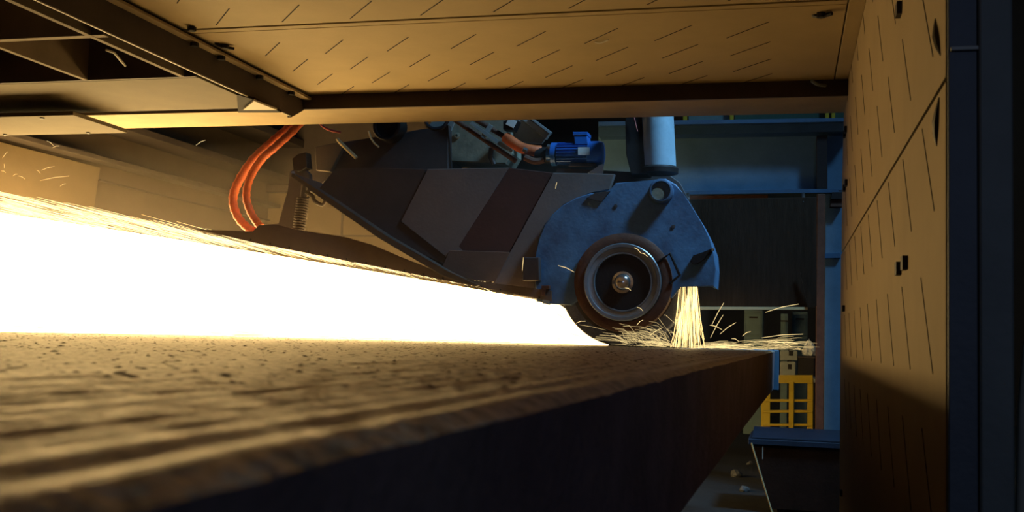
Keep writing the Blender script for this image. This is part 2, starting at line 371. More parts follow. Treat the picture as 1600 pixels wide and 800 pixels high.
for y in (.2, 2.0, 3.8, 5.3): box('bearer', (-3.1, -.42, y, y + .22, -H - TH - .20, -H - TH - .001), M_black, car)
for x in (-2.9, -.9): box('side_rail', (x, x + .2, -.4, 5.7, -H - TH - .44, -H - TH - .20), M_black, car)
for x in (-2.8, -.8):
    for y in (.5, 4.9): lathe('wheel', (x - .06, y, .17), [(.17, 0), (.17, .1), (.20, .1), (.20, .13)], M_black, car, 'X', 24)
    for y in (.5, 4.9): box('axle_box', (x - .08, x + .1, y - .12, y + .12, -ZC + .10, -H - TH - .43), M_black, car)

box('end_stop', (-.30, G(6.44, 1217, 560)[0], 6.42, 6.48, -H - TH - .01, -H + .004), M_framel, car, .003)
box('stop_arm', (-.9, -.30, 6.42, 6.48, -H - TH - .12, -H - TH + .06), M_frame, car, .003)
box('stop_rail', (-.9, -.75, 5.70, 6.42, -H - TH - .40, -H - TH - .04), M_black, car, .003)
# ---------------------------------------------------------------- the grinding machine
YG = 5.95
gm = thing('grinding_machine', 'swing-arm grinding machine with a blue-lit wheel guard and round hub', 'machine', (-1.0, 6.3, 0))
wc = Vector(G(6.05, 973, 440)); wrad = wc.z - (ZC - H) - .002
lathe('grinding_wheel', wc, [(.001, 0), (wrad - .006, 0), (wrad, .006), (wrad, .144), (wrad - .006, .15), (.001, .15)], M_wheel, gm, 'Y', 96)
gp = [(1062, 446), (1116, 448), (1118, 420), (1116, 395), (1108, 372), (1096, 348), (1080, 322), (1068, 303), (1056, 288), (1040, 279), (1020, 281), (990, 284), (962, 286), (953, 298), (944, 303),
      (922, 302), (900, 309), (880, 320), (862, 336), (850, 353), (842, 372), (838, 395), (836, 425), (838, 471), (860, 475), (893, 477), (905, 466), (1050, 466), (1058, 455)]
guard = plate('wheel_guard', YG, gp, .03, M_guard, gm, .006)
outer = [G(YG + .03, *p) for p in gp[1:24]]
bm = bmesh.new()
cx = Vector(G(YG + .03, 975, 400))
inn = [Vector(p).lerp(cx, .045) for p in outer]
q = [[bm.verts.new(Vector(p) + Vector((0, d, 0))) for p in L_] for L_ in (outer, inn) for d in (0, .36)]
for i in range(len(outer) - 1):
    bm.faces.new((q[0][i], q[0][i + 1], q[1][i + 1], q[1][i])); bm.faces.new((q[2][i], q[3][i], q[3][i + 1], q[2][i + 1]))
    bm.faces.new((q[0][i], q[2][i], q[2][i + 1], q[0][i + 1])); bm.faces.new((q[1][i], q[1][i + 1], q[3][i + 1], q[3][i]))
for i in (0, -1): bm.faces.new((q[0][i], q[1][i], q[3][i], q[2][i]))
from_bm('guard_rim', bm, M_guard, gm)
# rim angle seen past the right edge of the guard
plate('guard_back', 6.34, [(1112, 440), (1113, 395), (1098, 352), (1078, 315), (1062, 285), (1044, 272), (870, 262), (800, 470), (900, 478), (1050, 440)], .02, M_armd, gm, .003)
# flange and hub
fc = Vector(G(YG - .012, 973, 441))
ppm = FPX / (fc - Vector((0, 0, ZC))).dot(_fw)
def rr_(p): return p / ppm
lathe('bearing_ring', fc, [(rr_(60), .02), (rr_(62), -.012), (rr_(70), -.016), (rr_(77), -.004), (rr_(78), .03), (rr_(78), .06)], M_rust, gm)
fl_ = lathe('flange', fc, [(rr_(61), .05), (rr_(61), -.022), (rr_(59.5), -.027), (rr_(55), -.025), (rr_(54), -.018), (rr_(47), -.012), (rr_(46), -.018), (rr_(44.5), -.018), (rr_(43.5), .004)], M_flange, gm)
lathe('flange_dish', fc, [(rr_(46), -.002), (rr_(43), .012), (rr_(36), .018), (rr_(20), .016), (.001, .016)], M_black, gm)
lathe('hub', fc, [(rr_(17), .014), (rr_(17), -.006), (rr_(13), -.012), (rr_(12), -.022), (rr_(9), -.034), (rr_(5), -.041), (.001, -.043)], M_hub, gm, 'Y', 32)
lathe('wheel_collar', Vector((wc.x, wc.y - .002, wc.z)), [(rr_(84), -.012), (rr_(84), 0), (rr_(60), 0), (rr_(60), -.012)], M_armd, gm)
# inspection stub, handle, latch, notch
st = Vector(G(YG - .001, 1034, 300))
stub = lathe('inspection_stub', st, [(rr_(19), .0), (rr_(19), -.05), (rr_(17), -.055), (rr_(15), -.055), (rr_(15), -.03), (.001, -.03)], M_guard, gm, 'Y', 28)
lathe('stub_cap', (st.x - .018, st.y - .026, st.z - .018), [(rr_(11), 0), (rr_(11), -.012), (rr_(9), -.02), (.001, -.021)], M_olive, stub, 'Y', 24)
tube('handle', [G(YG - .004, 1027, 411), G(YG - .03, 1029, 409), G(YG - .03, 1047, 396), G(YG - .03, 1062, 430), G(YG - .03, 1048, 442), G(YG - .004, 1045, 443)], .008, M_black, gm, 8)
lt = plate('latch', YG - .025, [(1079, 407), (1083, 399), (1098, 394), (1108, 390), (1113, 388), (1113, 394), (1104, 398), (1101, 405), (1090, 412), (1082, 413)], .026, M_black, gm, .002)
lathe('latch_pin', G(YG - .026, 1113, 390), [(.01, 0), (.01, -.01), (.006, -.016), (.001, -.017)], M_brass, lt, 'Y', 12)
plate('notch_cover', YG - .012, [(916, 309), (930, 301), (953, 299), (946, 307), (940, 315), (930, 313)], .013, M_armd, gm, .001)
for x, y in ((962, 322), (1052, 354)):
    lathe('guard_bolt', G(YG - .001, x, y), [(.011, 0), (.011, -.003), (.001, -.004)], M_armd, gm, 'Y', 8)
# arm side plates behind the guard
YA = 6.40
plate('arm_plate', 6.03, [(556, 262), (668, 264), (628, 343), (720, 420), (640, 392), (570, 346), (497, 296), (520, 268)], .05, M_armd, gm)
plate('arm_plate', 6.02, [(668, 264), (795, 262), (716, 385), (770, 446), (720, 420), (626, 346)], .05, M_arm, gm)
plate('arm_stripe', 6.026, [(795, 262), (864, 270), (772, 438), (764, 444), (700, 395), (716, 385)], .05, M_stripe, gm)  # dark brown band between the arm plates
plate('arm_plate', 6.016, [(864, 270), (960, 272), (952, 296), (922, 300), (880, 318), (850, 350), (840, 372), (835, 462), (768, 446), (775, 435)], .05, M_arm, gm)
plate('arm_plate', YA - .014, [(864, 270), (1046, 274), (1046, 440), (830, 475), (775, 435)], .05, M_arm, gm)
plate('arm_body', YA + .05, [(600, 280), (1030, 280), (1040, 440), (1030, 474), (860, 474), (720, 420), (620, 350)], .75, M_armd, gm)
plate('arm_foot_plate', 6.006, [(702, 391), (797, 394), (774, 440), (742, 438), (688, 424)], .05, mat('brown_oxide', (.12, .075, .055), .65), gm, .002)
bar = prism('arm_lower_flange', [G(5.90, *p) for p in ((456, 270), (480, 286), (520, 312), (600, 366), (700, 424), (748, 446), (742, 448), (690, 430), (590, 371), (505, 312), (474, 289), (454, 276))], (0, .62, 0), M_wallf, gm, .002)
plate('arm_base', YA + .02, [(520, 225), (700, 195), (700, 264), (520, 268), (500, 290), (478, 284)], .3, M_armd, gm)
plate('arm_gusset', YA - .02, [(492, 230), (520, 224), (538, 226), (516, 268), (494, 266)], .04, M_wallb, gm)
tube('pipe_stay', [G(YA - .1, 527, 217), G(YA - .1, 532, 223), G(YA - .1, 557, 247)], .012, M_lip, gm, 8)
lathe('swivel_drum', G(YA - .06, 605, 196), [(rr_(28), .1), (rr_(28), 0), (rr_(26), -.01), (rr_(22), -.01), (rr_(22), .02), (.001, .02)], M_black, gm, 'Y', 40)
tube('drum_band', [G(YA - .08, 576, 205), G(YA - .08, 579, 215), G(YA - .08, 585, 224), G(YA - .08, 592, 230)], .006, M_lip, gm, 6)
# deflector over the spark stream with a riveted lower edge
YD = 5.93
dfl = plate('spark_deflector', YD, [(306, 358), (395, 362), (404, 352), (430, 350), (470, 360), (538, 370), (580, 382), (640, 407), (690, 427), (740, 438), (862, 454), (862, 471), (760, 451), (570, 413), (400, 380)], .015, mat('deflector_hazed', (.15, .105, .08), .7), gm, .001)  # colour lightened to paint brownish haze over the plate
for k in range(16):
    x = 392 + k * 30; y = 376.5 + (x - 392) * .2 - 2
    rv = lathe('rivet', G(YD - .0005, x, y), [(.006, 0), (.005, -.003), (.001, -.005)], M_black, dfl, 'Y', 8)
plate('side_box', YG - .05, [(818, 402), (842, 402), (843, 438), (816, 438)], .12, M_armd, gm, .004)
plate('side_bracket', YG - .04, [(846, 446), (858, 446), (858, 452), (852, 452), (852, 462), (846, 462)], .05, M_rust, gm, .002)
plate('wear_tip', YG - .02, [(848, 467), (858, 469), (857, 476), (847, 474)], .05, M_grey, gm, .002)
# spring strut at the left end
plate('strut_plate', 6.2, [(452, 268), (470, 258), (484, 272), (486, 300), (468, 306), (460, 360), (432, 372), (400, 372), (402, 352), (436, 350), (446, 310), (450, 300)], .04, M_armd, gm)
spring = []
for k in range(14 * 10 + 1):
    t = k / 140; a = 2 * math.pi * k / 10; p = Vector(G(6.12, 474 - 8 * t, 308 + 56 * t)); spring.append(p + Vector((.034 * math.cos(a), .034 * math.sin(a), 0)))
tube('coil_spring', spring, .007, M_wallf, gm, 6)
tube('spring_rod', [G(6.12, 476, 290), G(6.12, 465, 372)], .02, M_armd, gm, 10)
tube('pivot_pin', [G(6.02, 458, 270), G(6.3, 458, 270)], .012, M_brass, gm, 10)
tube('pivot_pin', [G(6.02, 470, 280), G(6.3, 470, 280)], .012, M_brass, gm, 10)
tube('pipe_elbow', smooth_path([G(6.1, 478, 300), G(6.1, 488, 306), G(6.1, 492, 314), G(6.1, 504, 320), G(6.1, 508, 310), G(6.1, 498, 304)], 5), .012, M_wallf, gm, 8)
plate('strut_cap', 6.18, [(456, 248), (466, 240), (478, 238), (480, 262), (468, 268), (458, 266)], .08, M_black, gm)

# upper plant on the arm: cover box, pipes, clamp, tray, junction box
YU = 6.50
cov = thing('cover_box', 'olive dusty cover box on top of the arm under the pipes', 'cover', G(YU, 730, 262))
plate('body', YU, [(676, 186), (800, 186), (800, 240), (790, 256), (700, 252), (667, 244), (668, 200)], .25, M_olive, cov, .006)
plate('side_panel', YU - .012, [(668, 200), (676, 186), (712, 186), (690, 244), (667, 240)], .02, M_grey, cov, .002)
lathe('drain_plug', G(YU, 714, 212), [(.02, 0), (.02, -.01), (.008, -.012), (.008, -.004), (.001, -.004)], M_olive, cov, 'Y', 16)
tube('lifting_band', [G(YU - .02, 768, 232), G(YU - .03, 766, 244), G(YU - .02, 772, 257)], .016, M_armd, cov, 8)
YP = 6.40
def pipe(label, a, b, r=.014):
    o = tube('hydraulic_pipe', [G(YP, *a), G(YP, *b)], r, M_rust, None, 10)
    return tag(o, label, 'pipe', 'hydraulic pipes along the arm')
pipe('lower dark hydraulic pipe slanting down across the olive box', (700, 180), (806, 252), .016)
pipe('upper dark hydraulic pipe slanting into the red elbow', (732, 180), (792, 216), .016)
cl = thing('pipe_clamp', 'grey cross clamp holding the two slanting pipes', 'clamp', G(YP, 758, 202))
plate('bar', YP - .03, [(764, 193), (770, 197), (756, 217), (750, 213)], .02, M_grey, cl, .002)
plate('bolt_plate', YP - .034, [(733, 193), (738, 190), (801, 234), (799, 238), (786, 232)], .012, M_grey, cl, .001)
jb = thing('junction_box', 'small dark junction box with a white lid above the red elbow', 'box', G(YP, 797, 195))
plate('body', YP - .05, [(786, 190), (800, 183), (809, 188), (802, 203), (786, 202)], .09, M_black, jb, .003)
plate('lid', YP - .056, [(795, 185), (808, 189), (802, 200), (790, 194)], .008, M_white, jb, .001)
tr = thing('cable_tray', 'grey slanting cable tray running down to the motor', 'tray', G(YU, 830, 215))
plate('bed', YU + .05, [(800, 184), (812, 184), (852, 216), (846, 224), (800, 222), (798, 205)], .03, M_grey, tr, .002)
plate('side_rail', YU + .0, [(812, 184), (823, 184), (858, 208), (852, 217)], .05, M_grey, tr, .002)
plate('side_rail', YU - .02, [(826, 184), (832, 184), (863, 207), (860, 210)], .02, M_grey, tr, .001)
tag(tube('red_elbow_hose', smooth_path([G(YP - .02, 790, 214), G(YP - .03, 800, 222), G(YP - .03, 815, 231), G(YP - .02, 832, 235), G(YP, 845, 236)], 6), .034, M_orange, None, 14),
    'thick red-orange elbow hose leading to the blue motor', 'hose')
ft = thing('hose_fitting', 'shiny fittings between the red elbow hose and the motor', 'fitting', G(YP, 850, 240))
tube('nut', [G(YP - .08, 818, 233), G(YP - .08, 824, 236)], .016, M_brass, ft, 6)
tube('coupling', [G(YP, 838, 242), G(YP, 866, 243)], .05, M_black, ft, 16)
tube('nipple', [G(YP - .06, 855, 229), G(YP - .06, 862, 231)], .016, M_brass, ft, 8)
tube('elbow', smooth_path([G(YP - .05, 820, 246), G(YP - .05, 835, 252), G(YP - .04, 850, 250)], 4), .02, M_rust, ft, 8)
# electric motor
YM = 6.38
mo = thing('electric_motor', 'small bright blue electric motor lying on top of the machine', 'motor', G(YM, 900, 262))
a, b = Vector(G(YM, 870, 241)), Vector(G(YM, 926, 241)); L = (b - a).length
body_ = lathe('body', a, [(.05, 0), (rr_(19), .01), (rr_(19), L)], M_blue, mo, 'X', 32)
for k in range(9):
    z = rr_(19); t = R(-60 + 15 * k); c_ = a + Vector((L * .5, -math.cos(t) * z, math.sin(t) * z))
    bm = bmesh.new(); bmesh.ops.create_cube(bm, size=1, matrix=Matrix.Translation(c_) @ Matrix.Rotation(-t, 4, 'X') @ Matrix.Diagonal((L * .92, .016, .004, 1))); from_bm('fin', bm, M_blue, mo)
lathe('fan_cowl', Vector((b.x - .012, b.y, b.z)), [(rr_(19), -.02), (rr_(22), -.01), (rr_(22), .055), (rr_(20), .075), (rr_(15), .08), (.001, .08)], M_blue, mo, 'X', 32)
lathe('mount_flange', Vector((a.x, a.y, a.z)), [(rr_(20), -.03), (rr_(20), 0), (rr_(12), 0), (rr_(12), -.06)], M_blue, mo, 'X', 28)
tbx = plate('terminal_box', YM - .06, [(896, 208), (917, 208), (919, 226), (898, 226)], .11, M_blue, mo, .004)
plate('box_lid', YM - .064, [(895, 206), (918, 206), (918, 211), (895, 211)], .118, M_blue, tbx, .002)
plate('nameplate', YM - .081, [(903, 230), (921, 230), (921, 242), (903, 242)], .006, M_white, mo, 0)
plate('foot', YM - .06, [(890, 255), (930, 255), (932, 260), (888, 260)], .12, M_armd, mo, .002)
mb = thing('motor_bracket', 'pale triangular bracket plate under the fan end of the motor', 'bracket', G(YM, 935, 272))
plate('gusset', YM - .07, [(918, 270), (942, 271), (942, 256), (936, 258), (930, 263)], .02, M_white, mb, .001)
# upright tube
ct = thing('suction_tube', 'upright pale blue tube with an open dark end above the guard', 'tube', G(6.2, 1030, 270))
b0, t0 = Vector(G(6.2, 1030, 262)), Vector(G(6.2, 1023, 120)); rad = rr_(27.5)
bm = bmesh.new(); add_tube(bm, [b0, b0.lerp(t0, .02), t0], rad, 32); from_bm('shell', bm, M_tube, ct, True)
lathe('end_ring', b0, [(rad * .6, -.03), (rad * 1.12, -.035), (rad * 1.14, -.008), (rad * 1.0, .004)], M_black, ct, 'Z', 32)
plate('bracket', 6.14, [(976, 150), (1001, 150), (1006, 252), (1016, 262), (1012, 272), (986, 272), (978, 240)], .16, M_black, ct, .004)
tube('cable', [G(6.12, 990, 180), G(6.12, 996, 205)], .003, M_red, ct, 5)

# hoses at the left
def hose(label, px, Y, r=.021):
    pts = smooth_path([G(Y, *p) for p in px], 8); bm = bmesh.new()
    rr = [r * (1 + (.13 if k % 3 == 0 else 0)) for k in range(len(pts))]
    add_tube(bm, pts, r, 12, rr); return tag(from_bm('orange_hose', bm, M_orange, None, True), label, 'hose', 'orange hydraulic hoses at the strut')
hose('outer orange ribbed hose looping down to the spring strut', [(500, 150), (455, 196), (425, 222), (395, 250), (372, 285), (364, 312), (371, 338), (387, 356), (402, 364)], 6.15, .026)
hose('inner orange ribbed hose looping down to the spring strut', [(508, 150), (462, 200), (432, 228), (408, 250), (390, 280), (385, 308), (392, 332), (402, 348), (408, 355)], 6.05, .023)
tag(tube('loose_cable', smooth_path([G(6.2, 490, 180), G(6.2, 503, 196), G(6.2, 515, 203), G(6.2, 532, 207)], 5), .008, M_red, None, 8), 'thin red cable hanging beside the hood lip', 'cable')
tag(tube('looped_cable', smooth_path([G(6.3, 660, 175), G(6.3, 668, 196), G(6.3, 682, 202), G(6.3, 694, 197), G(6.3, 704, 180)], 5), .012, M_cable, None, 8), 'black looped cable over the olive cover box', 'cable')

# ---------------------------------------------------------------- background right
YB = 8.2
gi = thing('blue_girder', 'dark blue steel girder crossing behind the wheel guard', 'girder', G(YB, 1190, 300))
def rect(x0, x1, y0, y1): return [(x0, y0), (x1, y0), (x1, y1), (x0, y1)]
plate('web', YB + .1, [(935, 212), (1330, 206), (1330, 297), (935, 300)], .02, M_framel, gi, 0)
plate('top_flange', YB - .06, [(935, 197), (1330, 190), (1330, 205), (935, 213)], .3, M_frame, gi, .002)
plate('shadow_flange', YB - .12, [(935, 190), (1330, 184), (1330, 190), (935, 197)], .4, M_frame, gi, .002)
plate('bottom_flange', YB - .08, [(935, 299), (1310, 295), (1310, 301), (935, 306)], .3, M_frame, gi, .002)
plate('stiffener', YB - .04, [(1276, 212), (1293, 211), (1293, 297), (1276, 298)], .14, M_black, gi, .002)
plate('rust_strip', YB - .03, [(1060, 306), (1200, 304), (1200, 312), (1060, 314)], .1, M_rust, gi, .001)
bc = thing('blue_column', 'blue steel column under the girder beside the tan wall', 'column', G(YB, 1300, 800))
p0 = G(YB, 1290, 300); x0 = p0[0]; x1 = G(YB, 1322, 300)[0]
box('front_flange', (x0, x1, YB - .02, YB, -ZC, p0[2] - ZC), M_framel, bc, .002)
box('web', ((x0 + x1) / 2 - .01, (x0 + x1) / 2 + .01, YB, YB + .2, -ZC, p0[2] - ZC), M_frame, bc, 0)
box('back_flange', (x0, x1, YB + .2, YB + .22, -ZC, p0[2] - ZC), M_frame, bc, 0)
plate('bracket', YB - .06, [(1276, 396), (1313, 395), (1313, 403), (1276, 404)], .05, M_frame, bc, .002)
plate('block', YB - .12, [(1300, 300), (1320, 300), (1320, 311), (1298, 311)], .1, M_black, bc, .002)
plate('rust_block', YB - .1, [(1298, 312), (1318, 311), (1316, 323), (1297, 323)], .07, M_rust, bc, .002)
dk = box('door_post', (G(8.06, 1276, 400)[0], G(8.06, 1289, 400)[0], 8.06, 8.14, -ZC, G(8.06, 1280, 303)[2] - ZC), M_rust, None, .004)
tag(dk, 'narrow rust-brown post just left of the blue column', 'post')
cu = thing('curtain_plate', 'dark brown hanging plate with a lower edge painted pale as spark glow behind the guard', 'plate', G(6.8, 1180, 482))
plate('sheet', 6.8, [(1052, 312), (1276, 308), (1276, 478), (1240, 482), (1052, 481)], .02, M_curtain, cu, .001)
plate('edge_glow_bar', 6.78, [(1052, 479), (1262, 480), (1262, 484), (1052, 484)], .03, M_lip, cu, .001)  # pale bar paints in the spark glow along the curtain's foot
prism('folded_corner', [G(6.77, 1250, 425), G(6.77, 1274, 470), G(6.77, 1274, 480), G(6.77, 1262, 480)], (0, .01, 0), M_curtain, cu, 0)
for x in (1075, 1255): tube('hanger', [G(6.81, x, 316), G(6.81, x, 311), G(8.14, x, 303)], .012, M_black, cu, 8)
# upper walkway railing glimpsed under the lip
wk = thing('walkway_railing', 'yellow railing posts glimpsed above the blue girder', 'railing', G(8.25, 1180, 188))
for x in (1070, 1143, 1292, 1302, 1216): 
    if x != 1216: plate('post', 8.22, rect(x - 3, x + 3, 100, 190), .04, M_yellow, wk, .003)
plate('rail', 8.18, [(1040, 140), (1330, 134), (1330, 139), (1040, 145)], .03, M_yellow, wk, .002)
plate('toe_panel', 8.27, rect(1076, 1139, 150, 191), .01, M_teal, wk, 0)
plate('toe_board', 8.27, rect(1148, 1330, 176, 190), .01, mat('dim_green', (.04, .10, .07), .7), wk, 0)
# yellow ladder frame, bin, stand post
YY = 9.6
yl = thing('yellow_guard_frame', 'yellow tubular guard frame standing beyond the slab end', 'railing', (-.25, YY, 0))
def vbar(name, x0, x1, ytop, Y, m, par):
    a = G(Y, x0, ytop); b = G(Y, x1, ytop); return box(name, (a[0], b[0], Y, Y + .05, -ZC, a[2] - ZC), m, par, .004)
vbar('post', 1190, 1204, 589, YY, M_yellow, yl); vbar('post', 1233, 1241, 596, YY - .02, M_yellow, yl); vbar('post', 1262, 1271, 590, YY, M_yellow, yl)
for y0, y1 in ((586, 599), (624, 628), (641, 645), (662, 666)): plate('rail', YY - .01, [(1192, y0), (1270, y0), (1270, y1), (1192, y1)], .04, M_yellow, yl, .003)
YN = 7.3
bn = thing('scrap_bin', 'dark tapered scrap bin with a blue rim below the yellow frame', 'bin', (.05, YN + .3, 0))
zr = G(YN, 1240, 690)[2]; xa, xb = G(YN, 1174, 690)[0], G(YN, 1330, 690)[0]
def bin_pts(y): return
bm = bmesh.new(); dz = zr - .03
o4 = [bm.verts.new(p) for p in ((xa, YN, zr), (xb, YN, zr), (xb, YN + .62, zr), (xa, YN + .62, zr))]
i4 = [bm.verts.new(p) for p in ((xa + .13, YN + .06, .03), (xb - .05, YN + .06, .03), (xb - .05, YN + .56, .03), (xa + .13, YN + .56, .03))]
for k in range(4): bm.faces.new((o4[k], o4[(k + 1) % 4], i4[(k + 1) % 4], i4[k]))
bm.faces.new(i4)
r0 = bmesh.ops.solidify(bm, geom=bm.faces[:], thickness=.008)
from_bm('hopper', bm, M_binb, bn)
for b in ((xa - .02, xb + .02, YN - .02, YN + .01, zr - ZC - .03, zr - ZC + .005), (xa - .02, xb + .02, YN + .61, YN + .64, zr - ZC - .03, zr - ZC + .005),
          (xa - .02, xa + .01, YN + .01, YN + .61, zr - ZC - .03, zr - ZC + .005), (xb - .01, xb + .02, YN + .01, YN + .61, zr - ZC - .03, zr - ZC + .005)):
    box('rim', b, M_bin, bn, .003)
prism('lid', [(xa, YN + .02, zr + .006), (xb, YN + .02, zr + .006), (xb, YN + .62, zr + .03), (xa, YN + .62, zr + .03)], (0, 0, .01), M_bin, bn, .001)
for x in (xa + .16, xb - .12): box('skid', (x, x + .06, YN + .08, YN + .54, -ZC, -ZC + .035), M_black, bn)
box('corner_edge', (xa + .07, xa + .075, YN - .012, YN - .008, zr - ZC - .12, zr - ZC - .04), M_grey, bn, 0)
tag(tube('leaning_rod', [G(YN - .06, 1174, 692), G(YN - .06, 1206, 800), (G(YN - .06, 1206, 800)[0] + .05, YN - .06, .01)], .006, M_lip, None, 6), 'thin pale rod leaning against the scrap bin', 'rod')
for k, (px_, py_, r_, nm_) in enumerate(((1152, 745, .05, 'largest'), (1163, 768, .036, 'middling'), (1171, 726, .026, 'smallest'))):
    d_ = ray(px_, py_); c_ = d_ * (-ZC / d_.z); bm = bmesh.new(); bmesh.ops.create_icosphere(bm, subdivisions=2, radius=r_)
    for v in bm.verts:
        v.co *= .75 + .5 * vnoise(v.co.x / r_ * 2 + 5 + k, v.co.y / r_ * 2 + v.co.z / r_ * 1.7 + 9, k); v.co.z = max(v.co.z, -r_ * .5) * .8; v.co += Vector((c_.x, c_.y, r_ * .4))
    tag(from_bm('rubble_lump', bm, mat('rubble', (.09, .095, .10), .9), None), nm_ + ' grey rubble lump on the floor between slab and scrap bin', 'rubble', 'rubble lumps beside the scrap bin')
# far clutter in the gap under the curtain plate
def cabinet(label, x0, x1, y0, Y, m, group=None):
    a, b = G(Y, x0, y0), G(Y, x1, y0); t = thing('tool_cabinet', label, 'cabinet', (a[0], Y, 0), group)
    box('body', (a[0], b[0], Y, Y + .5, -ZC, a[2] - ZC), m, t, .006)
    mid = (a[0] + b[0]) / 2
    box('door', (a[0] + .02, b[0] - .02, Y - .015, Y, -.4, (a[2] - ZC) - .33), m, t, .004)
    box('drawer', (a[0] + .02, b[0] - .02, Y - .015, Y, (a[2] - ZC) - .30, (a[2] - ZC) - .03), m, t, .004)
    box('handle', (mid - .05, mid + .05, Y - .035, Y - .015, (a[2] - ZC) - .10, (a[2] - ZC) - .08), M_black, t, 0)
cabinet('wide teal cabinet behind the falling sparks', 1163, 1192, 484, 13.5, M_teal)
cabinet('narrow teal cabinet right of the wide one in the dark gap', 1220, 1231, 490, 13.8, M_teal)
cabinet('dim teal locker close to the rust-brown post', 1238, 1262, 487, 14.2, mat('dim_teal', (.09, .15, .16), .6))
def carton(label, x0, x1, y0, y1, Y, m):
    a, b = G(Y, x0, y0), G(Y, x1, y1); t = thing('carton', label, 'box', (a[0], Y, 0))
    box('body', (a[0], b[0], Y, Y + .3, b[2] - ZC, a[2] - ZC), m, t, .005)
    box('flap', (a[0] + .01, (a[0] + b[0]) / 2 - .004, Y + .01, Y + .29, a[2] - ZC, a[2] - ZC + .008), m, t, 0)
    box('flap', ((a[0] + b[0]) / 2 + .004, b[0] - .01, Y + .01, Y + .29, a[2] - ZC, a[2] - ZC + .008), m, t, 0)
    box('label_patch', (a[0] + (b[0] - a[0]) * .5, a[0] + (b[0] - a[0]) * .75, Y - .003, Y, (a[2] + b[2]) / 2 - ZC, (a[2] + b[2]) / 2 - ZC + .05), M_black, t, 0)
tb = thing('work_bench', 'grey work bench holding the pale cartons behind the yellow frame', 'bench', G(11.2, 1230, 590))
ba, bb = G(11.1, 1190, 588), G(11.1, 1276, 588)
box('top', (ba[0], bb[0], 11.05, 11.75, ba[2] - ZC - .04, ba[2] - ZC - .002), M_grey, tb)
for x in (ba[0] + .03, bb[0] - .08):
    for y in (11.1, 11.62): box('leg', (x, x + .05, y, y + .05, -ZC, ba[2] - ZC - .04), M_black, tb)
carton('lower pale carton on the bench beyond the slab corner', 1219, 1243, 566, 588, 11.2, M_pale)
carton('upper pale carton stacked on the other beyond the slab corner', 1219, 1246, 548, 563.5, 11.2, M_pale)
a_, b_ = G(11.2, 1247, 556), G(11.2, 1272, 588)
cr = thing('dark_crate', 'dark crate on the bench under the crumpled bag', 'crate', (a_[0], 11.2, 0))
box('body', (a_[0], b_[0], 11.2, 11.5, b_[2] - ZC, a_[2] - ZC - .02), M_black, cr); box('rim', (a_[0] - .01, b_[0] + .01, 11.19, 11.51, a_[2] - ZC - .02, a_[2] - ZC), M_armd, cr)
pb = Vector(G(11.3, 1264, 556)); bm = bmesh.new(); bmesh.ops.create_icosphere(bm, subdivisions=3, radius=.07)
for v in bm.verts:
    k = 1 + .5 * (vnoise(v.co.x * 40 + 9, v.co.y * 40 + v.co.z * 31, 3) - .5); v.co *= k
    if v.co.z > 0: v.co.x *= 1 - v.co.z * 7; v.co.y *= 1 - v.co.z * 7; v.co.z *= 1.6
    v.co.z = max(v.co.z, -.045); v.co += pb + Vector((0, 0, .047))
tag(from_bm('crumpled_bag', bm, M_white, None), 'crumpled pale bag on the dark crate', 'bag')

# ---------------------------------------------------------------- sparks
jr = random.Random(11)
def jcy(t): return 6.125 + .33 * t        # the fan drifts away from the eye as it spreads
def jtop(X, Y=None):
    Y = Y or jcy(max(0, (-1.02 - X) / 4.45)); k = Y / 6.1; return k * (.203 + .1695 * (-1.317 - X / k))
def arc_x(z):                      # the wheel's rim bounds the stream on the right
    dz = z + ZC - wc.z; return wc.x - math.sqrt(max(wrad ** 2 - dz ** 2, 0))
sj = thing('spark_stream', 'blinding fan of white-yellow sparks shooting left from the wheel', 'sparks', (-.98, 6.12, ZC - H), None, 'stuff')
bm = bmesh.new(); rings = []; NX = 40
for i in range(NX + 1):
    t = i / NX; Xs = -.985 - 4.485 * t ** 1.3
    zt_ = min(-H + (jtop(Xs) + H) * (.985 - .13 * t), -H + .004 + (wc.x - Xs - .02) ** 1.0 * 2.2 if Xs > -1.35 else 9)
    zt_ = max(zt_, -H + .008)
    if Xs > -1.30:                 # below the rim arc
        dx = wc.x - Xs; zz = wc.z - ZC - math.sqrt(max(wrad ** 2 - dx ** 2, 1e-4)) if dx < wrad else 9
        zt_ = min(zt_, max(zz, -H + .006))
    zb_ = -H + .003 - .045 * max(0, -3.35 - Xs); hw = .035 + .26 * t
    zc_, hz = (zt_ + zb_) / 2, (zt_ - zb_) / 2; ring = []
    for k in range(20):
        a = 2 * math.pi * k / 20; ca, sa = math.cos(a), math.sin(a)
        e = .55; y = hw * math.copysign(abs(ca) ** e, ca); z = hz * math.copysign(abs(sa) ** e, sa)
        ring.append(bm.verts.new((Xs, jcy(t) + y, zc_ + z + ZC)))
    rings.append(ring)
for a, b in zip(rings, rings[1:]):
    for k in range(20): bm.faces.new((a[k], a[(k + 1) % 20], b[(k + 1) % 20], b[k]))
bm.faces.new(rings[0]); bm.faces.new(rings[-1])
from_bm('spark_core', bm, E_core, sj, True)
def add_streak(V, F, pts, r):
    pts = [Vector(p) for p in pts]; base = len(V)
    for i, p in enumerate(pts):
        d = (pts[min(i + 1, len(pts) - 1)] - pts[max(i - 1, 0)]); u, v = frame_of(d)
        q = r * (1 if 0 < i < len(pts) - 1 else .55)
        for k in range(3):
            a = 2 * math.pi * k / 3; V.append(p + u * math.cos(a) * q + v * math.sin(a) * q)
    for i in range(len(pts) - 1):
        for k in range(3):
            a = base + i * 3; F.append((a + k, a + (k + 1) % 3, a + 3 + (k + 1) % 3, a + 3 + k))
